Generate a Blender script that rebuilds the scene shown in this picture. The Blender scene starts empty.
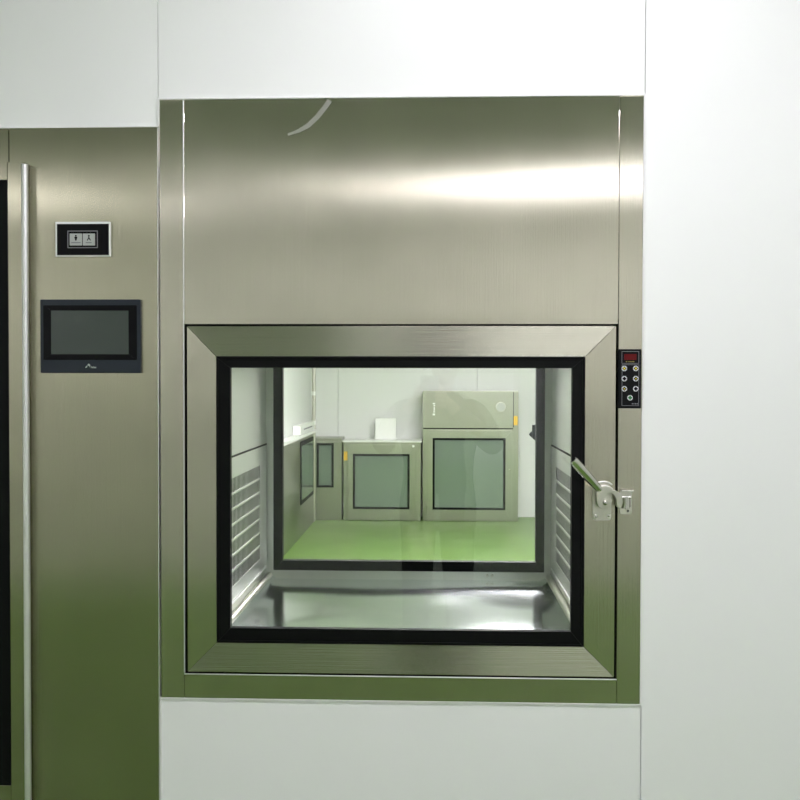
import bpy, bmesh, math, random
from mathutils import Vector, Matrix
random.seed(4)
C = bpy.context.scene.collection
R = math.radians
CAMZ = 1.45                       # lens height above the floor
Z0 = CAMZ - 0.0401                # height of the middle of the pass box above the floor
CAMX, CAMY = 0.0722, -1.8975
FPX = 954.67                      # focal length in pixels of an 800 px frame
YAW, PITCH, ROLL = R(2.087), R(-1.094), R(-0.109)
ROT = Matrix.Rotation(YAW, 3, 'Z') @ Matrix.Rotation(PITCH, 3, 'X') @ Matrix.Rotation(ROLL, 3, 'Y')

def U(u, v, y=0.0):
    """world point at distance y behind the wall face that is seen at u, v"""
    d = ROT @ Vector(((u - 400.4) / FPX, 1.0, -(v - 399.2) / FPX))
    t = (y - CAMY) / d.y
    return Vector((CAMX + d.x * t, y, CAMZ + d.z * t))

# ------------------------------------------------------------------ materials
def new_mat(name):
    m = bpy.data.materials.new(name); m.use_nodes = True
    nt = m.node_tree
    return m, nt, nt.nodes['Principled BSDF']

def plain(name, col, rough=0.5, metal=0.0, spec=0.5, emit=None, strength=0, coat=0):
    m, nt, p = new_mat(name)
    p.inputs['Base Color'].default_value = (*col, 1)
    p.inputs['Roughness'].default_value = rough
    p.inputs['Metallic'].default_value = metal
    p.inputs['Specular IOR Level'].default_value = spec
    p.inputs['Coat Weight'].default_value = coat
    n = nt.nodes.new('ShaderNodeTexNoise'); n.inputs['Scale'].default_value = 35
    tc = nt.nodes.new('ShaderNodeTexCoord'); nt.links.new(tc.outputs['Object'], n.inputs['Vector'])
    mr = nt.nodes.new('ShaderNodeMapRange')
    mr.inputs['To Min'].default_value = max(0.0, rough - 0.03); mr.inputs['To Max'].default_value = rough + 0.03
    nt.links.new(n.outputs['Fac'], mr.inputs['Value']); nt.links.new(mr.outputs['Result'], p.inputs['Roughness'])
    if emit:
        p.inputs['Emission Color'].default_value = (*emit, 1)
        p.inputs['Emission Strength'].default_value = strength
    return m

def steel(name, smear, rough=0.31, aniso=1.0, col=(0.60, 0.60, 0.55), wave=0.0, wscale=3.0, grain=0.0003, blotch=0.06):
    """brushed stainless steel; smear = direction across the brush lines, in which reflections stretch"""
    m, nt, p = new_mat(name)
    L = nt.links.new
    p.inputs['Metallic'].default_value = 1.0
    p.inputs['Anisotropic'].default_value = aniso
    tc = nt.nodes.new('ShaderNodeTexCoord')
    if smear:
        t = nt.nodes.new('ShaderNodeCombineXYZ')
        t.inputs['XYZ'.index(smear)].default_value = 1.0
        L(t.outputs['Vector'], p.inputs['Tangent'])
    # brush lines
    mp = nt.nodes.new('ShaderNodeMapping'); L(tc.outputs['Object'], mp.inputs['Vector'])
    sc = {'X': (500, 500, 4), 'Z': (4, 500, 500), '': (160, 160, 160)}[smear or '']
    mp.inputs['Scale'].default_value = sc
    g = nt.nodes.new('ShaderNodeTexNoise'); g.inputs['Scale'].default_value = 1.0; g.inputs['Detail'].default_value = 2
    L(mp.outputs['Vector'], g.inputs['Vector'])
    # handling marks and cloudy patches
    b = nt.nodes.new('ShaderNodeTexNoise'); b.inputs['Scale'].default_value = 7; b.inputs['Detail'].default_value = 5
    L(tc.outputs['Object'], b.inputs['Vector'])
    mix = nt.nodes.new('ShaderNodeMix'); mix.data_type = 'RGBA'
    lo = [c * (1 - blotch) for c in col]; hi = [min(1, c * (1 + blotch)) for c in col]
    mix.inputs['A'].default_value = (*lo, 1); mix.inputs['B'].default_value = (*hi, 1)
    add = nt.nodes.new('ShaderNodeMath'); add.operation = 'MULTIPLY_ADD'
    add.inputs[1].default_value = 0.35; L(g.outputs['Fac'], add.inputs[0])
    sub = nt.nodes.new('ShaderNodeMath'); sub.operation = 'MULTIPLY_ADD'
    sub.inputs[1].default_value = 0.9; sub.inputs[2].default_value = -0.12
    L(b.outputs['Fac'], sub.inputs[0]); L(sub.outputs[0], add.inputs[2])
    L(add.outputs[0], mix.inputs['Factor']); L(mix.outputs['Result'], p.inputs['Base Color'])
    mr = nt.nodes.new('ShaderNodeMapRange')
    mr.inputs['To Min'].default_value = rough * 0.93; mr.inputs['To Max'].default_value = rough * 1.08
    L(b.outputs['Fac'], mr.inputs['Value']); L(mr.outputs['Result'], p.inputs['Roughness'])
    last = None
    if wave:
        w = nt.nodes.new('ShaderNodeTexNoise'); w.inputs['Scale'].default_value = wscale; w.inputs['Detail'].default_value = 0
        L(tc.outputs['Object'], w.inputs['Vector'])
        bw = nt.nodes.new('ShaderNodeBump'); bw.inputs['Strength'].default_value = 1.0; bw.inputs['Distance'].default_value = wave
        L(w.outputs['Fac'], bw.inputs['Height']); last = bw
    if grain:
        bg = nt.nodes.new('ShaderNodeBump'); bg.inputs['Strength'].default_value = 1.0; bg.inputs['Distance'].default_value = grain
        L(g.outputs['Fac'], bg.inputs['Height'])
        if last: L(last.outputs['Normal'], bg.inputs['Normal'])
        last = bg
    if last: L(last.outputs['Normal'], p.inputs['Normal'])
    return m

def glass(name, tint=(0.96, 0.985, 0.965), f0=0.04):
    """flat pane: clear, with the reflection of one glass face on each side"""
    m = bpy.data.materials.new(name); m.use_nodes = True
    nt = m.node_tree; nt.nodes.clear(); L = nt.links.new
    o = nt.nodes.new('ShaderNodeOutputMaterial'); mx = nt.nodes.new('ShaderNodeMixShader')
    tr = nt.nodes.new('ShaderNodeBsdfTransparent'); tr.inputs['Color'].default_value = (*tint, 1)
    gl = nt.nodes.new('ShaderNodeBsdfGlossy'); gl.inputs['Roughness'].default_value = 0.0
    lw = nt.nodes.new('ShaderNodeLayerWeight'); lw.inputs['Blend'].default_value = 0.5
    pw = nt.nodes.new('ShaderNodeMath'); pw.operation = 'POWER'; pw.inputs[1].default_value = 5
    ma = nt.nodes.new('ShaderNodeMath'); ma.operation = 'MULTIPLY_ADD'
    ma.inputs[1].default_value = 1 - f0; ma.inputs[2].default_value = f0
    L(lw.outputs['Facing'], pw.inputs[0]); L(pw.outputs[0], ma.inputs[0]); L(ma.outputs[0], mx.inputs['Fac'])
    L(tr.outputs[0], mx.inputs[1]); L(gl.outputs[0], mx.inputs[2]); L(mx.outputs[0], o.inputs['Surface'])
    return m

def painted(name, col, rough=0.35, mottling=0.03, spec=0.4):
    m, nt, p = new_mat(name); L = nt.links.new
    tc = nt.nodes.new('ShaderNodeTexCoord'); n = nt.nodes.new('ShaderNodeTexNoise')
    n.inputs['Scale'].default_value = 2.5; n.inputs['Detail'].default_value = 4
    L(tc.outputs['Object'], n.inputs['Vector'])
    mix = nt.nodes.new('ShaderNodeMix'); mix.data_type = 'RGBA'
    mix.inputs['A'].default_value = (*[c * (1 - mottling) for c in col], 1)
    mix.inputs['B'].default_value = (*[min(1, c * (1 + mottling)) for c in col], 1)
    L(n.outputs['Fac'], mix.inputs['Factor']); L(mix.outputs['Result'], p.inputs['Base Color'])
    p.inputs['Roughness'].default_value = rough; p.inputs['Specular IOR Level'].default_value = spec
    return m

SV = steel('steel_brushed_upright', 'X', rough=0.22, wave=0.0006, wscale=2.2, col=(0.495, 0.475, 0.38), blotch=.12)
SVL = steel('steel_brushed_upright_shaded', 'X', rough=0.24, wave=0.0006, wscale=3.0, col=(0.395, 0.38, 0.28), grain=.0003, blotch=.12)  # darker copy: dim reflections on the left side are put into its colour
SH = steel('steel_brushed_level', 'Z', rough=0.23, wave=0.0004, wscale=4, col=(0.43, 0.42, 0.345), blotch=.10)
SIN = steel('steel_chamber_wall', 'Z', rough=0.33, aniso=0.5, col=(0.60, 0.61, 0.57), wave=0.0008)
SFL = steel('steel_chamber_floor', None, rough=0.13, aniso=0.0, col=(0.78, 0.81, 0.83), wave=0.018, wscale=3.2, grain=0.0)
SFAR = steel('steel_far_box', 'X', rough=0.38, aniso=0.6, col=(0.40, 0.41, 0.34), grain=0)
CHROME = steel('polished_steel', None, rough=0.14, aniso=0.0, col=(0.64, 0.63, 0.58), grain=0.0)
SATIN = steel('satin_steel', None, rough=0.30, aniso=0.0, col=(0.57, 0.56, 0.49), grain=0.0)
RUBBER = plain('black_rubber', (0.003, 0.0035, 0.0035), 0.5, spec=0.12)
GROOVE = plain('dark_joint', (0.012, 0.012, 0.010), 0.7, spec=0.1)
GLASS = glass('clear_glass')
GLASSR = glass('rear_glass', (0.97, 0.985, 0.97), 0.02)
FARGLASS = plain('far_dark_glass', (0.15, 0.20, 0.155), 0.08, spec=0.8)
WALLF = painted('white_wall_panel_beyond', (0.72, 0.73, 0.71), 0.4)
EDGE = steel('gleam_tinted_edge', None, rough=0.5, aniso=0.0, col=(0.80, 0.80, 0.79), grain=0.0)  # paler steel: the gleam along edges is put into its colour
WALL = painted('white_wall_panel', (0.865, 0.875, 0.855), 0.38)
CEIL = painted('ceiling_panel', (0.55, 0.57, 0.53), 0.6)
FLOOR = painted('green_epoxy_floor', (0.132, 0.245, 0.044), 0.3, 0.08)
BEAD = plain('white_sealant', (0.88, 0.88, 0.87), 0.3)
LAMPF = plain('lamp_diffuser_beyond', (0.9, 0.9, 0.9), 0.4, emit=(1.05, 0.945, 1.05), strength=42)
LAMPB = plain('lamp_diffuser_rear', (0.9, 0.9, 0.9), 0.4, emit=(1.0, 0.955, 1.06), strength=24)
LAMP = plain('lamp_diffuser', (0.9, 0.9, 0.9), 0.4, emit=(1.0, 0.955, 1.06), strength=14)
WHITEP = plain('white_plastic', (0.82, 0.82, 0.80), 0.35)
BLACKP = plain('black_plastic', (0.004, 0.004, 0.005), 0.35, spec=0.12)
NAVYP = plain('slate_plastic_and_backlit_steel', (0.020, 0.026, 0.035), 0.42, spec=0.25)
SCREEN = plain('switched_off_screen', (0.045, 0.058, 0.050), 0.12, spec=0.5)
GREYP = plain('grey_print', (0.20, 0.20, 0.22), 0.5)
BUTG = plain('pale_grey_button', (0.45, 0.47, 0.45), 0.4)
RED = plain('dim_red_display', (0.055, 0.004, 0.005), 0.35, spec=0.12, emit=(0.5, 0.02, 0.02), strength=0.07)
YEL = plain('yellow_print', (0.75, 0.62, 0.02), 0.5)
GRN = plain('green_print', (0.01, 0.16, 0.035), 0.5)
PALE = plain('white_print', (0.75, 0.77, 0.80), 0.5)
TAG = plain('yellow_tag', (0.85, 0.52, 0.04), 0.5)
SMEAR = plain('pale_smear', (0.24, 0.245, 0.20), 0.45)
PAPER = plain('white_card', (0.90, 0.90, 0.88), 0.6)

# ------------------------------------------------------------------ mesh helpers
class MB:
    def __init__(s): s.bm = bmesh.new()
    def add(s, verts, faces, bevel=0.0, seg=2):
        b = bmesh.new()
        vs = [b.verts.new(v) for v in verts]
        for f in faces: b.faces.new([vs[i] for i in f])
        bmesh.ops.recalc_face_normals(b, faces=b.faces)
        if bevel: bmesh.ops.bevel(b, geom=list(b.edges), offset=bevel, segments=seg, profile=0.6, affect='EDGES', clamp_overlap=True)
        me = bpy.data.meshes.new('t'); b.to_mesh(me); b.free(); s.bm.from_mesh(me); bpy.data.meshes.remove(me)
        return s
    def box(s, x0, x1, y0, y1, z0, z1, bevel=0.0, seg=2):
        v = [(x, y, z) for z in (z0, z1) for y in (y0, y1) for x in (x0, x1)]
        return s.add(v, [(0, 1, 3, 2), (4, 5, 7, 6), (0, 1, 5, 4), (2, 3, 7, 6), (0, 2, 6, 4), (1, 3, 7, 5)], bevel, seg)
    def prism(s, pts, y0, y1, bevel=0.0, seg=2):
        """outline of (x, z) points, from depth y0 to y1"""
        n = len(pts)
        v = [(x, y0, z) for x, z in pts] + [(x, y1, z) for x, z in pts]
        f = [tuple(range(n)), tuple(range(2 * n - 1, n - 1, -1))] + [(i, (i + 1) % n, n + (i + 1) % n, n + i) for i in range(n)]
        return s.add(v, f, bevel, seg)
    def disc(s, x, z, r, y0, y1, n=24, bevel=0.0):
        return s.prism([(x + r * math.cos(2 * math.pi * i / n), z + r * math.sin(2 * math.pi * i / n)) for i in range(n)], y0, y1, bevel)
    def dome(s, x, z, r, y0, h, n=20):
        pr = [(r, 0), (r * .92, h * .45), (r * .68, h * .8), (r * .3, h * .97)]
        v = []; f = []
        for q, (rr, hh) in enumerate(pr):
            v += [(x + rr * math.cos(2 * math.pi * i / n), y0 - hh, z + rr * math.sin(2 * math.pi * i / n)) for i in range(n)]
        for q in range(len(pr) - 1):
            f += [(q * n + i, q * n + (i + 1) % n, (q + 1) * n + (i + 1) % n, (q + 1) * n + i) for i in range(n)]
        f += [tuple(range(n)), tuple((len(pr) - 1) * n + i for i in range(n))]
        return s.add(v, f)
    def tube(s, path, r, n=10):
        path = [Vector(p) for p in path]; v = []; f = []
        rs = r if isinstance(r, (list, tuple)) else [r] * len(path)
        up = Vector((0.31, 0.2, 0.93))
        for i, p in enumerate(path):
            t = (path[min(i + 1, len(path) - 1)] - path[max(i - 1, 0)]).normalized()
            a = t.cross(up).normalized(); b = t.cross(a)
            v += [p + rs[i] * (a * math.cos(2 * math.pi * k / n) + b * math.sin(2 * math.pi * k / n)) for k in range(n)]
        for i in range(len(path) - 1):
            f += [(i * n + k, i * n + (k + 1) % n, (i + 1) * n + (k + 1) % n, (i + 1) * n + k) for k in range(n)]
        f += [tuple(range(n)), tuple((len(path) - 1) * n + k for k in range(n))]
        return s.add(v, f)
    def ring(s, o, i, y0, y1, bevel=0.0, only=None):
        """mitred frame between outer rectangle o and inner rectangle i = (x0, x1, z0, z1)"""
        ox0, ox1, oz0, oz1 = o; ix0, ix1, iz0, iz1 = i
        side = {'T': [(ox0, oz1), (ox1, oz1), (ix1, iz1), (ix0, iz1)], 'B': [(ox0, oz0), (ox1, oz0), (ix1, iz0), (ix0, iz0)],
                'L': [(ox0, oz0), (ox0, oz1), (ix0, iz1), (ix0, iz0)], 'R': [(ox1, oz0), (ox1, oz1), (ix1, iz1), (ix1, iz0)]}
        for k in (only or 'TBLR'): s.prism(side[k], y0, y1, bevel)
        return s
    def build(s, name, mat, parent=None, smooth=False, **props):
        bmesh.ops.recalc_face_normals(s.bm, faces=s.bm.faces)
        me = bpy.data.meshes.new(name); s.bm.to_mesh(me); s.bm.free()
        me.materials.append(mat)
        if smooth:
            for p in me.polygons: p.use_smooth = True
            if smooth != 'all': me.set_sharp_from_angle(angle=R(50))
        o = bpy.data.objects.new(name, me); C.objects.link(o)
        if smooth and smooth != 'all':                 # keep the flats of bevelled shapes truly flat
            wn = o.modifiers.new('flats', 'WEIGHTED_NORMAL'); wn.weight = 100; wn.keep_sharp = True
        if parent:
            o.parent = parent
            o.matrix_parent_inverse = Matrix.Translation(-Vector(abs_loc(parent)))
        for k, val in props.items(): o[k] = val
        return o

def abs_loc(o):
    # parents carry translation only; nested parents' meshes sit at their own origin with the inverse already set
    return o.location if o.parent is None else (0, 0, 0)

def thing(name, label, cat, loc, group=None):
    o = bpy.data.objects.new(name, None); C.objects.link(o); o.location = loc; o.empty_display_size = 0.1
    o['label'] = label; o['category'] = cat
    if group: o['group'] = group
    return o
def struct(o): o['kind'] = 'structure'; return o

# ------------------------------------------------------------------ the setting
RX0, RX1, RY0, CH = -4.6, 2.15, -5.0, 2.72      # the room the camera stands in
FXL, FXR, FY = -1.23, 1.9, 8.30                # the room beyond
PB = 0.479                                      # half the width of the pass box face
cabT, cabB = Z0 + 0.600, Z0 - 0.600
lcR = -0.4825                                   # right edge of the left cabinet
lcT = U(90, 128).z
seamL = U(157.2, 50).x
yw, yw2 = 0.004, 0.10
w = MB(); g = 0.0006
def wp(x0, x1, z0, z1): w.box(x0 + g, x1 - g, yw, yw2, z0, z1, 0.0008, 1)
LCX0 = -1.75
wp(RX0, LCX0, 0, CH)
wp(LCX0, seamL, lcT, CH)
wp(seamL, PB + .0035, cabT, CH)
wp(-PB - .002, PB + .0035, 0, cabB)
wp(PB + .0035, RX1, 0, CH)
struct(w.build('wall_north', WALL))
struct(MB().box(RX0, RX1, RY0, RY0 - .1, 0, CH).build('wall_south', WALL))
struct(MB().box(RX0 - .1, RX0, RY0 - .1, yw2, 0, CH).build('wall_west', WALL))
struct(MB().box(RX1, RX1 + .1, RY0 - .1, yw2, 0, CH).build('wall_east', WALL))
fl = MB().box(RX0 - .1, RX1 + .1, RY0 - .1, FY + .1, -.1, 0)
struct(fl.build('floor', FLOOR))
ce = MB().box(RX0 - .1, RX1 + .1, RY0 - .1, FY + .1, CH, CH + .1)
struct(ce.build('ceiling', CEIL))
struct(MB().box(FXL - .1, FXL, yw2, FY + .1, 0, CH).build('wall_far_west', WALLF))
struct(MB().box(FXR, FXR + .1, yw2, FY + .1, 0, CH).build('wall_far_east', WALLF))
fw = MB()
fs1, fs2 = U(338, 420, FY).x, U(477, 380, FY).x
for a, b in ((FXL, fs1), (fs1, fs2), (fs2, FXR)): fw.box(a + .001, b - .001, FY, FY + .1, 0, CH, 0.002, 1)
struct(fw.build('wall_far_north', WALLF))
# white sealant beads where steel meets the wall
t = MB()
t.box(-PB - .003, PB + .003, -.0015, .006, cabT, cabT + .0042, .0014)
t.box(PB, PB + .0035, -.0015, .006, cabB - .003, cabT + .004, .0012)
t.box(-PB - .003, PB + .003, .0, .006, cabB - .0028, cabB, .0010)
t.box(seamL - .0005, seamL + .0035, -.001, .006, lcT + .001, cabT + .003, .0014)
struct(t.build('trim_1', BEAD))
t = MB().box(LCX0, seamL, -.001, .006, lcT + .0005, lcT + .003, .0011)
t.box(-PB - .0025, -PB + .0000, -.0005, .006, 0.0, cabB - .0035, .001)
struct(t.build('trim_2', BEAD))

# ------------------------------------------------------------------ pass box
pb = thing('pass_box', 'stainless steel pass box with large glazed door and lever latch, set in the white wall', 'pass box', (0, 0, cabB))
gL, gR, gT, gB = -.4268, .4299, Z0 + .1511, Z0 - .5485     # middle of the joint round the door
h = .0021
xl, xr = -.4318, .4330
MB().box(-PB, xl, -.0002, .035, cabB, cabT, .0016).build('frame_stile', SV, pb, True)
MB().box(xr, PB, -.0002, .035, cabB, cabT, .0012).build('frame_stile', SV, pb, True)
# upper panel, slightly bowed sheet with folded edges
def sheet(mb, x0, x1, z0, z1, y, nx, nz, fn, t=.012, edge=.0015):
    v = []; f = []
    for j in range(nz + 1):
        for i in range(nx + 1):
            a, b = i / nx, j / nz
            v.append((x0 + (x1 - x0) * a, y - fn(a, b), z0 + (z1 - z0) * b))
    for j in range(nz):
        for i in range(nx):
            k = j * (nx + 1) + i; f.append((k, k + 1, k + nx + 2, k + nx + 1))
    b = bmesh.new(); vs = [b.verts.new(q) for q in v]
    for q in f: b.faces.new([vs[i] for i in q])
    be = [e for e in b.edges if e.is_boundary]
    r = bmesh.ops.extrude_edge_only(b, edges=be)
    for q in [q for q in r['geom'] if isinstance(q, bmesh.types.BMVert)]:
        q.co.y = y + t
    me = bpy.data.meshes.new('t'); b.to_mesh(me); b.free(); mb.bm.from_mesh(me); bpy.data.meshes.remove(me)
    return mb
bow = lambda a, b: .0012 * math.sin(math.pi * a) * math.sin(math.pi * b) ** .5
m = sheet(MB(), xl + .0022, xr - .0016, gT + h, cabT - .001, 0.0002, 40, 30, bow)
m.build('upper_panel', SV, pb, True)
MB().box(xl + .0004, xr - .0004, -.0001, .035, cabB, gB - h, .0012).build('frame_rail', SV, pb, True)
MB().tube([(xl + .0004, -.0006, gB), (xl + .0004, -.0006, cabT - .002)], .0014, 8).build('folded_lip', EDGE, pb, True)
MB().tube([(xl, -.0006, gB - .0028), (xr, -.0006, gB - .0028)], .0013, 8).build('folded_lip', EDGE, pb, True)
# smear of old tape on the upper panel
pts = [U(288 + 0, 135), U(298, 131.5), U(308, 126), U(317, 117.5), U(324, 109), U(330, 100.5)]
v = []; f = []
for i, p in enumerate(pts):
    a = pts[min(i + 1, 5)] - pts[max(i - 1, 0)]; n = Vector((-a.z, 0, a.x)).normalized() * (.0022 + .0028 * min(1, i / 2))
    v += [(p.x + n.x, -.0017, p.z + n.z), (p.x - n.x, -.0017, p.z - n.z), (p.x - n.x, -.0010, p.z - n.z), (p.x + n.x, -.0010, p.z + n.z)]
for i in range(5):
    for k in range(4): f.append((i * 4 + k, i * 4 + (k + 1) % 4, i * 4 + 4 + (k + 1) % 4, i * 4 + 4 + k))
f += [(0, 1, 2, 3), (20, 21, 22, 23)]
MB().add(v, f).build('tape_smear', SMEAR, pb, label='pale curved smear left by old tape')
# black strip added for the shade in the joint round the door
MB().ring((gL - .012, gR + .012, gB - .012, gT + .012), (gL + .03, gR - .03, gB + .03, gT - .03), .016, .03).build('joint_shade_strip', RUBBER, pb)
# door
do = (gL + h, gR - h, gB + h, gT - h)
ga = (-.3656, .3673, Z0 - .4863, Z0 + .0881)
gi = (-.3378, .3422, Z0 - .4569, Z0 + .0658)
door = MB().ring((do[0] + .004, do[1] - .004, do[2] + .004, do[3] - .004), (ga[0] + .004, ga[1] - .004, ga[2] + .004, ga[3] - .004), .012, .017).build('door', SATIN, pb)
MB().ring(do, ga, -.0022, .016, .0011, 'L').build('stile', SV, door, True)
MB().ring(do, ga, -.0022, .016, .0011, 'R').build('stile', SV, door, True)
MB().ring(do, ga, -.0022, .016, .0011, 'T').build('rail', SH, door, True)
MB().ring(do, ga, -.0022, .016, .0011, 'B').build('rail', SH, door, True)
q = MB().ring(ga, (ga[0] + .005, ga[1] - .005, ga[2] + .005, ga[3] - .005), -.0045, .012, .0012)
q.ring((ga[0] + .0048, ga[1] - .0048, ga[2] + .0048, ga[3] - .0048), gi, -.0022, .014, .0008)
q.build('gasket', RUBBER, door, True, label='black rubber gasket round the glass')
MB().box(gi[0] - .004, gi[1] + .004, .003, .009, gi[2] - .004, gi[3] + .004).build('glass_pane', GLASS, door)

# chamber
D = .676
cx, cfl, ctop = .386, Z0 - .4975, Z0 + .115
ch = MB()
ch.box(-cx - .004, -cx, .036, D, cfl - .004, ctop); ch.box(cx, cx + .004, .036, D, cfl - .004, ctop)
ch.box(-cx - .004, cx + .004, .036, D, ctop, ctop + .004)
ch.ring((-.44, .44, Z0 - .56, Z0 + .165), (-cx, cx, cfl, ctop), .0355, .0385)
chamber = ch.build('chamber', SIN, pb, label='steel inner chamber')
fp = sheet(MB(), -cx + .0002, cx - .0002, .036, D - .001, 0, 2, 2, lambda a, b: 0, 0)
fp.bm.free(); fp.bm = bmesh.new()
N = 24; vs = {}
for j in range(N + 1):
    for i in range(N + 1):
        x = -cx + .0004 + (2 * cx - .0008) * i / N; y = .037 + (D - .039) * j / N
        e = min(i, N - i) / N
        z = cfl + .0004 + .014 * max(0, 1 - e * N / 1.0) ** 2
        vs[i, j] = fp.bm.verts.new((x, y, z))
for j in range(N):
    for i in range(N): fp.bm.faces.new((vs[i, j], vs[i + 1, j], vs[i + 1, j + 1], vs[i, j + 1]))
fp.build('floor_pan', SFL, chamber, 'all')
# removable louvred vent panels low on both side walls
for s in (-1, 1):
    def X(d): return (s * (cx - d)) 
    def bx(mb, d0, d1, y0, y1, z0, z1, bev=0):
        a, b = sorted((X(d0), X(d1))); mb.box(a, b, y0, y1, z0, z1, bev)
    vz0, vz1 = Z0 - .452, Z0 - .133
    p = MB()
    y0, y1 = .045, .665
    pz0, pz1 = Z0 - .425, Z0 - .180
    py0, py1 = .13, .565
    bx(p, .001, .0030, y0, y1, pz1, vz1, .0008); bx(p, .001, .0030, y0, y1, vz0, pz0, .0008)
    bx(p, .001, .0030, y0, py0, pz0, pz1); bx(p, .001, .0030, py1, y1, pz0, pz1)
    rows = 7
    for k in range(1, rows):
        z = pz0 + (pz1 - pz0) * k / rows
        bx(p, .001, .0040, py0, py1, z - .0026, z + .0026, .0008)
    vp = p.build('vent_panel', SIN, chamber, True)
    p = MB()
    n = 30
    for k in range(n):
        y = py0 + (py1 - py0) * (k + .5) / n
        bx(p, .0010, .0013, y - .0024, y + .0024, pz0, pz1)
    p.build('grille_bars', SIN, chamber)
    p = MB(); bx(p, .0002, .0009, py0, py1, pz0, pz1); p.build('grille_shade_sheet', GROOVE, chamber)  # dark sheet standing in for the shade behind the grille bars
    p = MB(); bx(p, .0002, .004, y0, y1, vz1 + .0001, vz1 + .0035); p.build('panel_joint', GROOVE, chamber)
    p = MB(); bx(p, .0005, .004, y0, y1, vz0 - .012, vz0 - .009, .0008); p.build('skirting_bead', EDGE, chamber, True)
    p = MB().tube([(s * (cx - .0085), .040, cfl + .0095), (s * (cx - .0085), .35, cfl + .0095), (s * (cx - .0085), D - .004, cfl + .0095)], .0085, 16); p.build('cove_bead', SATIN, chamber, True)
# rear flange and rear door
ro = (-.3664, .3665, Z0 - .4749, Z0 + .1); ri = (-.3409, .3430, Z0 - .4476, Z0 + .0760)
MB().ring((-.44, .44, Z0 - .56, Z0 + .16), ro, D, D + .02, .0015).build('rear_flange', SIN, pb, True)
rd = MB().ring((-.43, .43, Z0 - .55, Z0 + .15), (ri[0] - .012, ri[1] + .012, ri[2] - .012, ri[3] + .012), D + .022, D + .04, .001).build('rear_door', SV, pb, True)
MB().ring(ro, ri, D - .002, D + .021, .002).build('gasket', RUBBER, rd, True)
MB().box(ri[0] - .01, ri[1] + .01, D + .012, D + .018, ri[2] - .01, ri[3] + .01).build('glass_pane', GLASSR, rd)
# lever of the rear latch, showing at the edge of the rear glass
a = U(530.5, 433, D + .07); b = U(540, 441, D + .06)
m = MB().tube([a, a.lerp(b, .5), b, b + Vector((.012, -.02, -.01))], [.007, .008, .008, .007], 10)
m.box(b.x - .004, b.x + .030, D + .0405, D + .046, b.z - .045, b.z + .03, .001)
m.box(b.x + .002, b.x + .010, D + .045, D + .063, b.z - .012, b.z + .008, .001)
m.box(a.x + .002, a.x + .012, D + .0405, D + .05, b.z + .01, b.z + .045, .001)
m.build('rear_latch', NAVYP, pb, True)  # steel against the light; its dark silhouette is put into the colour
# small screw marks on the rear flange
q = MB()
for u in (487, 492): p = U(u, 575.5, D); q.dome(p.x, p.z, .004, D + .0002, .002, 12)
q.build('rear_screws', SATIN, pb, True)

# latch on the front door
yb = -.0022
P = lambda u, v: (lambda p: (p.x, p.z))(U(u, v, -.01))
def arc(cu, cv, r, a0, a1, n):
    return [(cu + r * math.cos(R(a0 + (a1 - a0) * i / n)), cv - r * math.sin(R(a0 + (a1 - a0) * i / n))) for i in range(n + 1)]
pl = [(593, 488)] + [(593, 517.5)] + arc(596.2, 517.6, 3.2, 180, 270, 5) + arc(608.6, 517.6, 3.2, 270, 360, 5) + [(611.8, 488), (609.5, 484.5), (604, 482.5), (598, 484)]
latch = MB().prism([P(*q) for q in pl], -.0050, yb, .0005).build('latch', SATIN, pb, True, label='polished steel lever latch')
# cam plate round the pivot running over into the hook
cam = arc(603.6, 501.5, 8.2, 190, 330, 10) + [(611.6, 498.0), (611.0, 494.2), (608.6, 492.0), (606.4, 493.6)][:0]
outer = arc(603.6, 500.8, 7.6, 185, 345, 12) + [(611.4, 496.5)] + [(609.2, 493.0), (606.8, 493.6)][::-1][:0] \
    + arc(608.6, 500.0, 7.2, 118, 10, 8) + [(616.0, 505.5), (619.8, 506.5)] + arc(611.4, 498.2, 9.4, -20, 62, 8) + [(612, 488.6), (606, 485.6), (598, 486.6), (595.6, 490.5)]
cp = arc(603.6, 500.8, 7.8, 180, 318, 12) + [(610.8, 499.0), (608.6, 496.2), (606.6, 494.6), (606.4, 493.2), (608.2, 491.9), (611.0, 492.8), (613.6, 495.6), (615.2, 499.6), (615.4, 505.2),
      (617.4, 507.4), (620.2, 506.6), (621.6, 502), (621.2, 496.8), (618.8, 492.6), (615.2, 490.2), (611.4, 489.6), (609.8, 486.8), (604.6, 485.2), (598.6, 486.2), (595.2, 491.5)]
MB().prism([P(*q) for q in cp], -.0240, -.0060, .0010).build('hook', SATIN, latch, True)
# folded bracket rim above the cam
rim = []
for k, (yy, dz) in enumerate(((-.0135, 0), (-.0065, 0))):
    a_ = [U(596.5, 484.6 - 0.9, yy), U(600.5, 482.6, yy), U(605, 482.2, yy), U(609.6, 483.6, yy), U(612, 485.4, yy)]
    rim.append(a_)
MB().tube([p + Vector((0, -.008, -.0068)) for p in rim[0]], .0016, 8).build('bracket_rim', EDGE, latch, True)
MB().tube([p + Vector((0, 0, .0012)) for p in rim[1]], .0016, 8).build('bracket_rim', EDGE, latch, True)
c = P(603.6, 501.8)
MB().disc(c[0], c[1], .0078, -.0262, -.0050, 24, .0006).build('washer', SATIN, latch, True)
MB().dome(c[0], c[1], .0052, -.0260, .0055).build('pivot_bolt', CHROME, latch, True)
for u, v_ in ((596.3, 516.6), (609.0, 516.2)):
    c = P(u, v_); MB().disc(c[0], c[1], .0042, -.0056, -.0046, 18, .0003).dome(c[0], c[1], .0027, -.0054, .0018, 14).build('screw', CHROME, latch, True)
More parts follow.
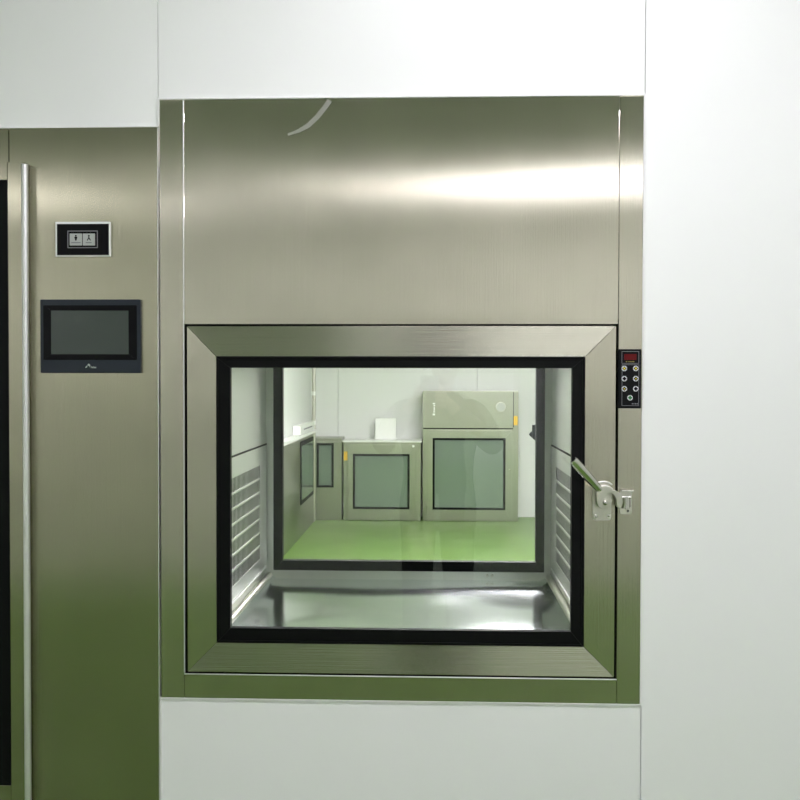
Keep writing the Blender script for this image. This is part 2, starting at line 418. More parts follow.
# lever: a trough of folded sheet swung up to the left and out from the door
a, b = U(599.8, 490.0, -.020), U(573.2, 460.0, -.060)
ax = (b - a).normalized(); out = Vector((0, -1, 0)); out = (out - ax * out.dot(ax)).normalized(); sd = ax.cross(out)
v = []; f = []
sec = [(-1, -.5), (-.92, .35), (-.6, .8), (0, .95), (.6, .8), (.92, .35), (1, -.5), (.82, -.5), (.7, .25), (0, .55), (-.7, .25), (-.82, -.5)]
ws = [(0, .0070), (.12, .0075), (.35, .0088), (.7, .0090), (.93, .0086), (1.0, .0072)]
for t_, wd in ws:
    o = a.lerp(b, t_) + out * .004 * math.sin(math.pi * t_)
    v += [o + sd * (sx * wd) + out * (so * wd * .8) for sx, so in sec]
n = len(sec)
for i in range(len(ws) - 1):
    for k in range(n): f.append((i * n + k, i * n + (k + 1) % n, (i + 1) * n + (k + 1) % n, (i + 1) * n + k))
for base in (0, (len(ws) - 1) * n): f += [tuple(base + k for k in q) for q in ((0, 1, 10, 11), (1, 2, 9, 10), (2, 3, 9), (3, 4, 9), (4, 5, 8, 9), (5, 6, 7, 8))]
m = MB().add(v, f)
for s in (-1, 1):
    m.tube([a + sd * s * .0055, a + sd * s * .005 + Vector((.004, .001, -.010))], .0022, 8)
m.build('lever', CHROME, latch, True)
# keeper on the frame
kp = [(620.6, 490.4), (620.6, 512.4)] + arc(622.8, 512.6, 2.2, 180, 270, 4) + arc(630.4, 512.6, 2.2, 270, 360, 4) + [(632.6, 490.4)]
kb = MB().prism([P(*q) for q in kp], -.0040, -.0003, .0004).build('keeper', SATIN, pb, True, label='steel keeper bracket that the latch hooks over')
x0, z1 = P(620.6, 489.6); x1, z0 = P(633.2, 491.4)
MB().box(x0, x1, -.020, -.0030, z0, z1, .0006).build('flange', CHROME, kb, True)
p0, p1 = U(625.6, 496.5, -.010), U(625.6, 508.5, -.010)
MB().tube([p0, p0.lerp(p1, .5), p1], .0078, 18).build('roller', CHROME, kb, True)
p0, p1 = U(620.5, 497.4, -.014), U(630.5, 497.4, -.014)
MB().tube([p0, p1], .0026, 10).tube([U(630.3, 497, -.010), U(630.6, 507, -.010)], .0022, 8).build('roller_pin', CHROME, kb, True)
c = P(628.4, 511.4)
MB().disc(c[0], c[1], .0036, -.0047, -.0036, 16, .0003).build('screw', CHROME, kb, True)
MB().disc(c[0], c[1], .0022, -.0049, -.0046, 16).build('screw_socket', GROOVE, kb)

# keypad controller on the right stile
def rect(u0, u1, v0, v1, y=-.008):
    a = U(u0, v1, y); b = U(u1, v0, y); return a.x, b.x, a.z, b.z
def rr(mb, u0, u1, v0, v1, y0, y1, bev=0.0):
    x0, x1, z0, z1 = rect(u0, u1, v0, v1); mb.box(x0, x1, y0, y1, z0, z1, bev); return mb
def line(mb, u0, u1, v0, v1, y, wd=.0008):
    x0, x1, z0, z1 = rect(u0, u1, v0, v1); mb.ring((x0, x1, z0, z1), (x0 + wd, x1 - wd, z0 + wd, z1 - wd), y - .0003, y); return mb
kx0, kx1, kz0, kz1 = rect(618.0, 641.3, 349.2, 408.4)
kx1 = min(kx1, PB + .0005)
kpad = MB().box(kx0, kx1, -.0100, -.0002, kz0, kz1, .0022, 3).build('keypad', BLACKP, pb, True, label='black keypad controller with a small red display')
ky = -.0100
m = MB(); line(m, 621.4, 638.8, 351.4, 363.6, ky); line(m, 621.4, 638.8, 364.6, 405.8, ky)
m.build('printed_border', GREYP, kpad)
rr(MB(), 624.0, 636.2, 354.2, 360.0, ky - .0004, ky).build('display', RED, kpad)
m = MB()
for u0, u1 in ((625.6, 627.0), (628.2, 629.4), (630.0, 631.4), (632.0, 634.0)): rr(m, u0, u1, 361.3, 362.2, ky - .0003, ky)
m.build('printed_text', plain('dim_yellow_print', (0.28, 0.24, 0.03), .5), kpad)
m = MB()
for u0, u1 in ((631.6, 632.8), (633.3, 634.0), (634.6, 636.0), (636.5, 637.6)): rr(m, u0, u1, 403.2, 404.4, ky - .0003, ky)
m.build('printed_text', GREYP, kpad)
cross = [(-1, -.3), (-1, .3), (-.3, .3), (-.3, 1), (.3, 1), (.3, .3), (1, .3), (1, -.3), (.3, -.3), (.3, -1), (-.3, -1), (-.3, -.3)]
for u, v_, kind in ((624.3, 368.5, 'y'), (635.7, 368.5, 'y'), (624.3, 378.7, 'b'), (635.7, 378.7, 'o'), (624.3, 388.8, 'o'), (635.7, 388.8, 'b'), (630.0, 397.8, 'g')):
    c = U(u, v_, -.0105); n = 8
    b_ = MB().prism([(c.x + .0055 * math.cos(2 * math.pi * (i + .5) / n), c.z + .0055 * math.sin(2 * math.pi * (i + .5) / n)) for i in range(n)], ky - .0012, ky, .0003).build('button', PALE, kpad, True)
    # dark four-armed key symbol, its middle coloured
    arms = MB().prism([(c.x + .0038 * x, c.z + .0038 * z) for x, z in [(q[0] * 1.0, q[1] * 1.0) for q in [(-1, -.45), (-1, .45), (-.45, .45), (-.45, 1), (.45, 1), (.45, .45), (1, .45), (1, -.45), (.45, -.45), (.45, -1), (-.45, -1), (-.45, -.45)]]], ky - .0015, ky - .0011)
    arms.build('key_symbol', GRN if kind == 'g' else BLACKP, kpad)
    if kind in 'yo': MB().disc(c.x, c.z, .0021 if kind == 'y' else .0013, ky - .0018, ky - .0014, 12).build('key_dot', YEL, kpad)

# ------------------------------------------------------------------ cabinet to the left
lc = thing('control_cabinet', 'stainless steel cabinet beside the pass box with touchscreen and switch plate on its face', 'cabinet', (-1.1, 0, 0))
lx0 = U(9.2, 145).x
bowl = lambda a, b: .0022 * math.sin(math.pi * a) * (.35 + .65 * b)
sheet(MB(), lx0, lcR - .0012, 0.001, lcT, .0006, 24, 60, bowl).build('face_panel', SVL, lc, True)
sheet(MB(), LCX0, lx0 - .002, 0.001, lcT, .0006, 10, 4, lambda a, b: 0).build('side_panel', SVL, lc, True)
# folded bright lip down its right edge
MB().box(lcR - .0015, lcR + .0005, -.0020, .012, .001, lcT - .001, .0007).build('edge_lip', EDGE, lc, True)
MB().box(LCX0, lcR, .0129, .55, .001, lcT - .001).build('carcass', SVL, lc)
# its door, only the right stile in view
ld0, ldz1 = U(28.9, 380, -.016).x, U(15, 162, -.02).z
ldx0, ldz0 = ld0 - .86, ldz1 - 1.30
gz1, gx1 = U(5, 180, -.02).z, U(8.2, 350, -.021).x
dd = (ldx0, ld0, ldz0, ldz1); dg = (ldx0 + .05, gx1, ldz0 + .05, gz1)
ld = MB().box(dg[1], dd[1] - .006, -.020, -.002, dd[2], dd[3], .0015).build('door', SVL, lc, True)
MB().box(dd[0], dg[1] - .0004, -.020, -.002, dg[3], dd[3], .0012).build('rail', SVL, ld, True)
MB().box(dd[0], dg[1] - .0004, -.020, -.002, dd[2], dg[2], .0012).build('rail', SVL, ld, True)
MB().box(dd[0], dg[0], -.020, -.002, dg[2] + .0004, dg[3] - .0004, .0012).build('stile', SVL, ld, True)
MB().tube([(ld0 - .0070, -.0150, ldz0 + .004), (ld0 - .0070, -.0150, (ldz0 + ldz1) / 2), (ld0 - .0070, -.0150, ldz1 - .004)], .0070, 16).build('edge_roll', EDGE, ld, True)
MB().ring(dg, (dg[0] + .027, dg[1] - .027, dg[2] + .027, dg[3] - .027), -.021, -.006, .001).build('gasket', RUBBER, ld, True)
MB().box(dg[0] + .02, dg[1] - .02, -.014, -.008, dg[2] + .02, dg[3] - .02).build('glass_pane', FARGLASS, ld)

def yface(u):   # depth of the bowed face panel under a mounted device
    return -.0010
# touchscreen
x0, x1, z0, z1 = rect(40.1, 140.2, 299.3, 373.0)
hm = MB().box(x0, x1, -.0075, -.0001, z0, z1, .0022, 3).build('touchscreen', NAVYP, lc, True, label='dark touchscreen panel with its screen off')
m = MB(); a = rect(43.4, 136.8, 305.2, 360.0); b = rect(51.2, 128.4, 310.6, 354.2)
m.ring(a, b, -.0081, -.0074, .0002).build('bezel', BLACKP, hm, True)
x0, x1, z0, z1 = b
MB().box(x0, x1, -.0078, -.0074, z0, z1).build('screen', SCREEN, hm)
m = MB()   # small pale maker's mark: a swoosh and a short word
p = lambda u, v_: (U(u, v_, -.009).x, U(u, v_, -.009).z)
m.prism([p(84.8, 367.9), p(86.2, 365.9), p(87.4, 365.6), p(86.4, 367.6)], -.0079, -.0074)
m.prism([p(87.2, 364.6), p(88.6, 363.5), p(90.0, 365.0), p(89.4, 367.4), p(88.6, 365.4), p(87.6, 366.0)], -.0079, -.0074)
for u0, u1, v0 in ((90.8, 91.3, 366.0), (91.9, 92.7, 366.8), (93.2, 93.6, 366.3), (94.0, 95.2, 366.9), (95.5, 96.0, 366.9)): rr(m, u0, u1, v0, 368.2, -.0079, -.0074)
m.build('maker_mark', BUTG, hm)
# switch plate
x0, x1, z0, z1 = rect(55.2, 109.9, 221.6, 256.6)
sp = MB().box(x0, x1, -.0070, -.0001, z0, z1, .0010).build('switch_plate', WHITEP, lc, True, label='black switch plate with a white rim and two grey buttons')
m = rr(MB(), 57.0, 108.6, 223.8, 255.2, -.0080, -.0069, .0003); m.build('faceplate', BLACKP, sp, True)
m = MB(); ln = rect(67.5, 97.8, 230.6, 248.2)
m.ring(ln, (ln[0] + .0018, ln[1] - .0018, ln[2] + .0018, ln[3] - .0018), -.0090, -.0079, .0004); m.build('raised_border', GREYP, sp, True)
for u0, u1, kind in ((70.0, 82.2, 0), (83.1, 95.1, 1)):
    rr(MB(), u0, u1, 233.7, 245.6, -.0105, -.0079, .0008).build('button', BUTG, sp, True)
    uc = (u0 + u1) / 2
    m = MB(); c = U(uc, 236.0, -.009); m.disc(c.x, c.z, .0018, -.0109, -.0104, 14)
    if kind: m.prism([p(uc, 236.6), p(uc + 2.2, 240.8), p(uc + 1.0, 240.4), p(uc, 238.6), p(uc - 1.2, 240.8), p(uc - 2.0, 240.6)], -.0109, -.0104)
    else: m.prism([p(uc - 1.6, 237.0), p(uc + 1.6, 237.0), p(uc + .5, 240.8), p(uc - .5, 240.8)], -.0109, -.0104)
    m.build('symbol', BLACKP, sp)
    m = rr(MB(), u0 + (1.6 if not kind else 3), u1 - (1.2 if not kind else 3), 242.4, 243.4, -.0109, -.0104); m.build('symbol_bar', GREYP, sp)

# ------------------------------------------------------------------ the room beyond
yF = 7.97
def far_rect(u0, u1, v0, v1, y=yF):
    a = U(u0, v1, y); b = U(u1, v0, y); return a.x, b.x, max(a.z, 0.0), b.z
def frame_box(root, x0, x1, z0, z1, glass_r, door_r, upper=True):
    MB().box(x0, x1, yF, FY - .002, z0, z1, .004).build('body', SFAR, root, True)
    d = MB().ring(door_r, glass_r, yF - .018, yF - .001, .003).build('door', SFAR, root, True)
    MB().ring((glass_r[0] - .002, glass_r[1] + .002, glass_r[2] - .002, glass_r[3] + .002), (glass_r[0] + .02, glass_r[1] - .02, glass_r[2] + .02, glass_r[3] - .02), -.022 + yF, yF - .004, .001).build('gasket', RUBBER, d, True)
    MB().box(glass_r[0] + .015, glass_r[1] - .015, yF - .012, yF - .006, glass_r[2] + .015, glass_r[3] - .015).build('glass_pane', FARGLASS, d)
    return d
# tall box
x0, x1, z0, z1 = far_rect(422.5, 518.5, 391.2, 523)
b1 = thing('pass_box', 'tall steel pass box with a round gauge, against the far wall beyond the glass', 'pass box', ((x0 + x1) / 2, yF, 0))
gr = far_rect(432.6, 505.2, 438.4, 509.2); dr = far_rect(426.5, 511.5, 430.5, 519.0)
frame_box(b1, x0, x1, .002, z1, gr, dr)
c = U(500.6, 407, yF)
gg = MB().disc(c.x, c.z, .050, yF - .025, yF - .001, 28, .004).build('gauge', SATIN, b1, True)
MB().disc(c.x, c.z, .043, yF - .0265, yF - .0245, 28).build('dial', BUTG, gg)
x_, X_, z_, Z_ = far_rect(513.0, 513.9, 392, 427.5); MB().box(x_, X_, yF - .003, yF - .0005, z_, Z_).build('panel_joint', GROOVE, b1)
x_, X_, z_, Z_ = far_rect(423, 513, 428.2, 429.0); MB().box(x_, X_, yF - .003, yF - .0005, z_, Z_).build('panel_joint', GROOVE, b1)
x_, X_, z_, Z_ = far_rect(513.6, 517.6, 416.2, 425.2); MB().box(x_, X_, yF - .006, yF - .0005, z_, Z_, .002).build('tag', TAG, b1, label='small yellow tag')
m = MB()
for v0, v1, u0, u1 in ((403, 404.2, 432.6, 435.2), (405, 406.2, 433.4, 435.2), (407.0, 410.6, 433.6, 434.8), (411.4, 412.4, 433.2, 435.2), (413.6, 415.4, 432.6, 435.0)):
    q = far_rect(u0, u1, v0, v1); m.box(q[0], q[1], yF - .004, yF - .0005, q[2], q[3])
m.build('label_marks', PAPER, b1)
c = U(509, 469.2, yF); MB().dome(c.x, c.z, .012, yF - .018, .02, 12).build('latch', CHROME, b1, True)
# low box with card
x0, x1, z0, z1 = far_rect(343.2, 420.8, 442.6, 523)
b2 = thing('pass_box', 'low steel pass box carrying a white card, left of the gauge box beyond the glass', 'pass box', ((x0 + x1) / 2, yF, 0))
gr = far_rect(353.2, 409.4, 454.2, 508.6); dr = far_rect(347.6, 416.0, 444.6, 519.0)
frame_box(b2, x0, x1, .002, z1, gr, dr)
MB().box(x0 - .01, x1 + .01, yF - .02, FY - .003, z1 + .0005, z1 + .018, .004).build('top_ledge', WHITEP, b2, True)
x_, X_, z_, Z_ = far_rect(342.4, 346.6, 451.6, 460.6, yF - .02); MB().box(x_ + .012, X_ + .012, yF - .006, yF - .0005, z_, Z_, .002).build('tag', TAG, b2, label='small yellow tag')
c = U(413.3, 446.2, yF); MB().dome(c.x, c.z, .014, yF - .018, .012, 12).build('knob', PAPER, b2, True)
zt = z1 + .0185
x_, X_, z_, Z_ = far_rect(375.4, 396.2, 418.2, 441, yF + .18)
crd = MB().box(x_, X_, yF + .16, yF + .20, zt, Z_, .003).build('card_box', PAPER, None, True)
crd['label'] = 'upright white card box standing on the low steel pass box'; crd['category'] = 'box'
# small box in the corner
x0, x1, z0, z1 = far_rect(314.2, 341.6, 441.2, 523)
x0 = FXL + .004
b3 = thing('pass_box', 'narrow steel pass box in the far left corner, behind the upright pipe', 'pass box', ((x0 + x1) / 2, yF, 0))
gr = far_rect(317.0, 333.6, 443.4, 487.0); dr = (x0 + .002, x1 - .004, .35, z1 - .002)
frame_box(b3, x0, x1, .002, z1 + .03, gr, dr)
# cabinet along the left wall with white top
sx = FXL + .06
wz = .955
b4 = thing('low_cabinet', 'low steel cabinet with a white top along the left wall beyond the glass', 'cabinet', (FXL + .03, 7.0, 0))
MB().box(FXL + .003, sx, 5.6, 7.835, .002, wz - .03, .004).build('body', SFAR, b4, True)
d = MB().box(sx + .0005, sx + .008, 6.85, 7.75, .30, wz - .07, .002).build('door', RUBBER, b4, True)
MB().box(sx + .0085, sx + .011, 6.90, 7.70, .34, wz - .11).build('glass_pane', FARGLASS, d)
MB().box(FXL + .003, sx + .035, 5.6, 7.84, wz - .029, wz, .004).build('top', WHITEP, b4, True)
dv = thing('white_device', 'white device with a dark slot standing on the low cabinet beyond the glass', 'device', (FXL + .05, 7.0, wz + .001))
MB().box(FXL + .004, sx + .02, 6.75, 7.72, wz + .001, wz + .085, .008).build('housing', WHITEP, dv, True)
MB().box(sx + .0203, sx + .0225, 6.95, 7.55, wz + .036, wz + .050).build('slot', GREYP, dv)
# upright pipe in the corner
px_ = U(313.4, 420, 7.86)
pp = thing('pipe', 'upright steel pipe in the far left corner beyond the glass', 'pipe', (px_.x, 7.86, 0))
MB().tube([(px_.x, 7.885, .002), (px_.x, 7.885, 1.5), (px_.x, 7.885, CH - .003)], .020, 16).build('tube', SATIN, pp, True)
for zz in (1.02, 1.32, 1.9): MB().tube([(px_.x, 7.885, zz - .02), (px_.x, 7.885, zz + .02)], .027, 16).build('coupling', WHITEP, pp, True)

# ------------------------------------------------------------------ lamps
def lamp(x, y, wx, wy, label, mat):
    t = thing('ceiling_light', label, 'ceiling light', (x, y, CH - .03), 'flat panel lights in the ceiling')
    fr = MB()
    z0, z1 = CH - .028, CH - .002
    for a in ((x - wx / 2 - .02, x - wx / 2, y - wy / 2 - .02, y + wy / 2 + .02), (x + wx / 2, x + wx / 2 + .02, y - wy / 2 - .02, y + wy / 2 + .02),
              (x - wx / 2, x + wx / 2, y - wy / 2 - .02, y - wy / 2), (x - wx / 2, x + wx / 2, y + wy / 2, y + wy / 2 + .02)):
        fr.box(*a, z0, z1)
    fr.build('frame', WHITEP, t)
    MB().box(x - wx / 2 + .001, x + wx / 2 - .001, y - wy / 2 + .001, y + wy / 2 - .001, z0 + .004, z1).build('diffuser', mat, t)
lamp(1.05, -4.05, 1.4, .26, 'long panel light at the back right of the ceiling', LAMPB)
lamp(-3.65, -4.05, 1.2, .30, 'added long panel light, unseen at the back left of the ceiling', LAMPB)  # added out of view to brighten the left wall and cabinet
lamp(0.35, -1.0, 1.2, .34, 'long panel light in the ceiling nearest the pass box', LAMP)
lamp(.2, 2.3, 1.2, .6, 'panel light in the ceiling just beyond the pass box', LAMPF)
lamp(.8, 4.9, 1.2, .6, 'panel light in the ceiling near the far wall', LAMPF)

# ------------------------------------------------------------------ the photographer, reflected in the door glass
SKINM = plain('skin', (0.52, 0.31, 0.22), 0.5)
HAIRM = plain('black_hair', (0.012, 0.010, 0.009), 0.5)
COATM = plain('dark_jacket_cloth', (0.016, 0.018, 0.024), 0.8, spec=0.2)
TROUM = plain('dark_trouser_cloth', (0.012, 0.013, 0.016), 0.8, spec=0.2)
SHOEM = plain('dark_shoe_leather', (0.010, 0.010, 0.010), 0.4)
dg_ = bpy.context.evaluated_depsgraph_get
def skin_mesh(pts, edges, root, sub=2):
    """surface grown round a skeleton: pts = {joint: (position, radius)}"""
    names = list(pts); me = bpy.data.meshes.new('sk')
    me.from_pydata([pts[n][0] for n in names], [(names.index(a), names.index(b)) for a, b in edges], [])
    o = bpy.data.objects.new('sk', me); C.objects.link(o)
    o.modifiers.new('s', 'SKIN').use_smooth_shade = True
    if not me.skin_vertices: me.attributes.new('x', 'FLOAT', 'POINT')
    for i, n in enumerate(names):
        r = pts[n][1]; me.skin_vertices[0].data[i].radius = r if isinstance(r, tuple) else (r, r)
        me.skin_vertices[0].data[i].use_root = (n == root)
    m = o.modifiers.new('u', 'SUBSURF'); m.levels = sub; m.render_levels = sub
    dg = dg_(); dg.update(); out = bpy.data.meshes.new_from_object(o.evaluated_get(dg))
    bpy.data.objects.remove(o); return out
def fuse(name, meshes, mat, parent=None, voxel=.006):
    bm = bmesh.new()
    for m in meshes: bm.from_mesh(m)
    me = bpy.data.meshes.new(name); bm.to_mesh(me); bm.free()
    o = bpy.data.objects.new(name, me); C.objects.link(o)
    r = o.modifiers.new('r', 'REMESH'); r.mode = 'VOXEL'; r.voxel_size = voxel; r.use_smooth_shade = True
    s = o.modifiers.new('s', 'SMOOTH'); s.factor = .5; s.iterations = 3
    dg = dg_(); dg.update(); out = bpy.data.meshes.new_from_object(o.evaluated_get(dg))
    bpy.data.objects.remove(o); out.materials.clear(); out.materials.append(mat); out.name = name
    for p in out.polygons: p.use_smooth = True
    o = bpy.data.objects.new(name, out); C.objects.link(o)
    if parent: o.parent = parent
    return o
def ball(c, r, mat_=None, u=20, v=14, fn=None):
    bm = bmesh.new(); bmesh.ops.create_uvsphere(bm, u_segments=u, v_segments=v, radius=1)
    for q in bm.verts:
        p = q.co.copy()
        if fn: p = fn(p)
        q.co = Vector((c[0] + p.x * r[0], c[1] + p.y * r[1], c[2] + p.z * r[2]))
    me = bpy.data.meshes.new('b'); bm.to_mesh(me); bm.free(); return me
def loft(rings, n=28):
    v = []; f = []
    for (x, y, z), rx, ry in rings:
        for i in range(n):
            c_, s_ = math.cos(2 * math.pi * i / n), math.sin(2 * math.pi * i / n)
            v.append((x + rx * math.copysign(abs(c_) ** .85, c_), y + ry * math.copysign(abs(s_) ** .85, s_), z))
    for j in range(len(rings) - 1):
        f += [(j * n + i, j * n + (i + 1) % n, (j + 1) * n + (i + 1) % n, (j + 1) * n + i) for i in range(n)]
    f += [tuple(range(n))[::-1], tuple((len(rings) - 1) * n + i for i in range(n))]
    me = bpy.data.meshes.new('l'); me.from_pydata(v, [], f); return me
HX, HY, HZ = .115, -2.235, 1.545         # middle of the head
def facefn(p):
    q = p.copy()
    if p.z < 0: q.x *= 1 - .28 * (-p.z) ** 1.3; q.y += .12 * (-p.z) if p.y > 0 else 0
    f = max(0, p.y)
    q.y += .22 * f * math.exp(-(p.x / .16) ** 2 - ((p.z + .17) / .13) ** 2)          # nose tip
    q.y += .10 * f * math.exp(-(p.x / .10) ** 2 - ((p.z - .02) / .18) ** 2)          # nose bridge
    for s in (-1, 1): q.y -= .10 * f * math.exp(-((p.x - s * .36) / .17) ** 2 - ((p.z - .03) / .10) ** 2)   # eye sockets
    q.y += .05 * f * math.exp(-(p.x / .28) ** 2 - ((p.z + .46) / .07) ** 2)           # lips
    q.y += .07 * f * math.exp(-(p.x / .25) ** 2 - ((p.z + .82) / .14) ** 2)           # chin
    return q
bx_, by_ = .085, -2.33
sk = {'pelvis': ((bx_, by_, .90), .075), 'waist': ((bx_, by_, 1.04), .075), 'chest': ((bx_ + .005, by_ + .01, 1.22), .080),
      'collar': ((bx_ + .01, by_ + .015, 1.345), .060), 'neck': ((.105, -2.285, 1.43), .050), 'skull': ((HX, HY - .02, HZ - .03), .055)}
for s, t_ in ((-1, 'l'), (1, 'r')):
    sk[t_ + 'sh'] = ((bx_ + s * .165, by_ + .01, 1.325), .055)
    sk[t_ + 'el'] = ((bx_ + s * .245, by_ + .16, 1.165), .040)
    sk[t_ + 'wr'] = ((.0722 - .02 + s * .078, -2.005, 1.355), .025)
    sk[t_ + 'pa'] = ((.0722 - .02 + s * .056, -1.945, 1.375), (.030, .020))
    sk[t_ + 'hp'] = ((bx_ + s * .085, by_, .84), .082)
    sk[t_ + 'kn'] = ((bx_ + s * .095, by_ + .02, .47), .056)
    sk[t_ + 'ca'] = ((bx_ + s * .098, by_ - .012, .33), .050)
    sk[t_ + 'an'] = ((bx_ + s * .10, by_ - .02, .085), .036)
    sk[t_ + 'to'] = ((bx_ + s * .115, by_ + .13, .035), .028)
def limb(*ks): return skin_mesh({k: sk[k] for k in ks}, list(zip(ks[:-1], ks[1:])), ks[0])
for t_, s in (('l', -1), ('r', 1)):
    sk[t_ + 'in'] = ((bx_ + s * .05, by_ + .012, 1.31), .055); sk[t_ + 'bt'] = ((bx_ + s * .07, by_, .92), .080)
parts = [limb('collar', 'neck', 'skull')] + [limb(t_ + 'in', t_ + 'sh', t_ + 'el', t_ + 'wr', t_ + 'pa') for t_ in 'lr'] + [limb(t_ + 'bt', t_ + 'hp', t_ + 'kn', t_ + 'ca', t_ + 'an', t_ + 'to') for t_ in 'lr'] + [
    loft([((bx_ + dx, by_ + dy, z), rx, ry) for z, rx, ry, dx, dy in ((.86, .135, .092, 0, 0), (.92, .142, .098, 0, 0), (1.04, .126, .088, .001, .004), (1.20, .146, .100, .004, .008), (1.29, .150, .094, .007, .011), (1.345, .105, .075, .010, .016), (1.375, .060, .055, .013, .022))]),
    ball((HX, HY, HZ), (.074, .094, .112), fn=facefn, u=48, v=36)]
for s in (-1, 1): parts.append(ball((HX + s * .076, HY - .006, HZ - .005), (.010, .020, .030)))
PHX, PHZ = .0722 - .022, 1.45 - .058      # phone
for s in (-1, 1):
    side = PHX + s * .038
    pal = Vector((.0722 - .02 + s * .056, -1.945, 1.375))
    for k, (dz, ln) in enumerate(((.030, .92), (.010, 1.0), (-.010, .94), (-.029, .76))):     # index .. little finger, round the edge onto the back
        z = pal.z + dz
        c = {'a': (pal + Vector((s * .004, .0, dz * .75)), .0095), 'b': (Vector((side + s * .020, -1.915, z)), .0090),
             'c': (Vector((side + s * .006, -1.889, z + .002)), .0080), 'd': (Vector((side - s * .024 * ln, -1.8905, z + .004)), .0066)}
        parts.append(skin_mesh(c, [('a', 'b'), ('b', 'c'), ('c', 'd')], 'a', 2))
    c = {'a': (pal + Vector((0, -.004, .012)), .013), 'b': (Vector((side + s * .010, -1.932, pal.z + .038)), .0105),
         'c': (Vector((side - s * .006, -1.9215, pal.z + .058)), .0090), 'd': (Vector((side - s * .016, -1.9200, pal.z + .072)), .0075)}
    parts.append(skin_mesh(c, [('a', 'b'), ('b', 'c'), ('c', 'd')], 'a', 2))
pe = fuse('person', parts, SKINM, None, .0045)
pe['label'] = 'person in dark clothes holding up a phone, seen reflected in the door glass'; pe['category'] = 'person'
def grow(keys, k, add): return {n: (sk[n][0], tuple(x * k + add for x in sk[n][1]) if isinstance(sk[n][1], tuple) else sk[n][1] * k + add) for n in keys}
def torso(rows, g):
    return loft([((bx_ + dx, by_ + dy, z), rx + g, ry + g) for z, rx, ry, dx, dy in rows])
ROWS = [(.80, .158, .112, 0, 0), (.90, .160, .115, 0, 0), (1.00, .146, .105, 0, .002), (1.08, .142, .102, .002, .005), (1.18, .158, .112, .004, .008),
        (1.27, .168, .112, .006, .010), (1.33, .150, .095, .008, .012), (1.375, .085, .075, .012, .020), (1.40, .062, .062, .014, .026)]
jk = [torso(ROWS, .012)]
for t_ in 'lr':
    a_, b_ = Vector(sk[t_ + 'el'][0]), Vector(sk[t_ + 'wr'][0])
    ch_ = Vector(sk['chest'][0]); sh_ = Vector(sk[t_ + 'sh'][0])
    J = {'in': (sh_.lerp(ch_ + Vector((0, 0, .06)), .5), .070), 'sh': (sh_, .069), 'ua': (sh_.lerp(a_, .5), .058), 'el': (a_, .053), 'fa': (a_.lerp(b_, .5), .046), 'cuff': (a_.lerp(b_, .92), .038)}
    jk.append(skin_mesh(J, [('in', 'sh'), ('sh', 'ua'), ('ua', 'el'), ('el', 'fa'), ('fa', 'cuff')], 'in'))
fuse('jacket', jk, COATM, pe, .007)
tr_ = [torso([(.80, .150, .105, 0, 0), (.86, .152, .108, 0, 0), (.93, .150, .106, 0, 0), (.98, .144, .102, 0, 0)], .006)]
for t_ in 'lr':
    J = {'top': (Vector(sk[t_ + 'hp'][0]) + Vector((0, 0, .04)), .088), 'hp': (Vector(sk[t_ + 'hp'][0]) - Vector((0, 0, .06)), .086), 'kn': (sk[t_ + 'kn'][0], .068),
         'ca': (sk[t_ + 'ca'][0], .064), 'an': (Vector(sk[t_ + 'an'][0]) + Vector((0, 0, -.01)), .056)}
    tr_.append(skin_mesh(J, [('top', 'hp'), ('hp', 'kn'), ('kn', 'ca'), ('ca', 'an')], 'top'))
fuse('trousers', tr_, TROUM, pe, .007)
for s in (-1, 1):
    x = bx_ + s * .10
    def shoe(p):
        q = p.copy(); q.z = max(q.z, -.55)
        if p.y > 0: q.z *= 1 - .35 * p.y
        q.x *= 1 + .12 * p.y; return q
    fuse('shoe', [ball((x + s * .008, by_ + .055, .0335), (.046, .140, .060), fn=shoe)], SHOEM, pe, .006)
def hairfn(p):
    q = p.copy()
    if q.y > .35: q.z = max(q.z, .50 + .1 * math.cos(9 * p.x))
    elif q.z < -.35: q.z = -.35 - .1 * (-.35 - q.z)
    return q
hb = ball((HX, HY - .010, HZ + .014), (.081, .097, .112), fn=hairfn, u=40, v=30)
fuse('hair', [hb], HAIRM, pe, .005)
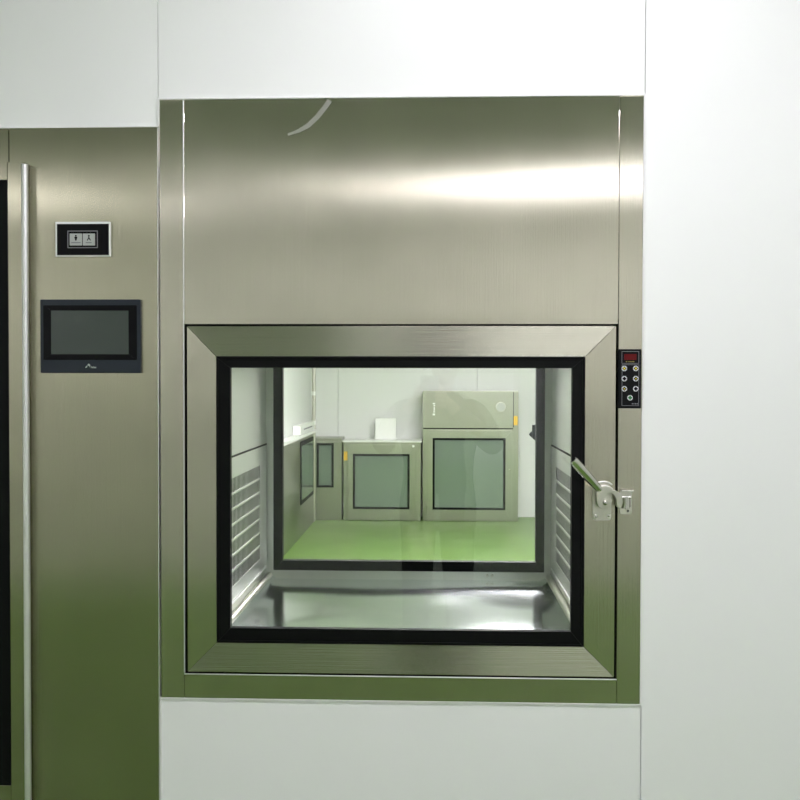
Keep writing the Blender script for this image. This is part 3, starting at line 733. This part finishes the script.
for s in (-1, 1):
    e = ball((HX + s * .027, HY + .0795, HZ + .003), (.0125, .009, .007)); e.materials.append(PAPER)
    o = bpy.data.objects.new('eye', e); C.objects.link(o); o.parent = pe
    e = ball((HX + s * .027, HY + .0870, HZ + .003), (.0052, .0025, .0052)); e.materials.append(BLACKP)
    i_ = bpy.data.objects.new('iris', e); C.objects.link(i_); i_.parent = o
e = ball((HX, HY + .0905, HZ - .050), (.021, .0065, .0055)); e.materials.append(plain('lip_skin', (0.42, 0.16, 0.14), .5))
o = bpy.data.objects.new('mouth', e); C.objects.link(o); o.parent = pe
ph = thing('phone', 'black phone held up in both hands, seen reflected in the door glass', 'phone', (PHX, -1.905, PHZ - .08))
MB().box(PHX - .0375, PHX + .0375, -1.9105, -1.9015, PHZ - .080, PHZ + .080, .0035, 3).build('case', BLACKP, ph, True)
MB().box(PHX - .0350, PHX + .0350, -1.9112, -1.9104, PHZ - .076, PHZ + .076).build('screen', SCREEN, ph)
MB().disc(PHX - .022, PHZ + .058, .007, -1.9016, -1.8995, 20).build('lens', CHROME, ph)


# ------------------------------------------------------------------ world, camera, view
wd = bpy.data.worlds.new('world'); bpy.context.scene.world = wd; wd.use_nodes = True
wd.node_tree.nodes['Background'].inputs['Color'].default_value = (.5, .52, .5, 1)
wd.node_tree.nodes['Background'].inputs['Strength'].default_value = 0.05
cam = bpy.data.cameras.new('camera'); co = bpy.data.objects.new('camera', cam); C.objects.link(co)
cam.sensor_width = 36; cam.lens = FPX / 800 * 36
cam.shift_x = -0.447 / 800; cam.shift_y = -0.848 / 800
cam.clip_start = 0.01
base = Matrix.Rotation(R(90), 3, 'X')            # camera that looks along +y
co.matrix_world = Matrix.Translation((CAMX, CAMY, CAMZ)) @ (ROT @ base).to_4x4()
bpy.context.scene.camera = co
vs_ = bpy.context.scene.view_settings
vs_.view_transform = 'Standard'; vs_.look = 'None'; vs_.gamma = 1.0; vs_.exposure = 0.66; vs_.use_curve_mapping = False
cy = bpy.context.scene.cycles
cy.max_bounces = 12; cy.transparent_max_bounces = 16; cy.diffuse_bounces = 6; cy.glossy_bounces = 8
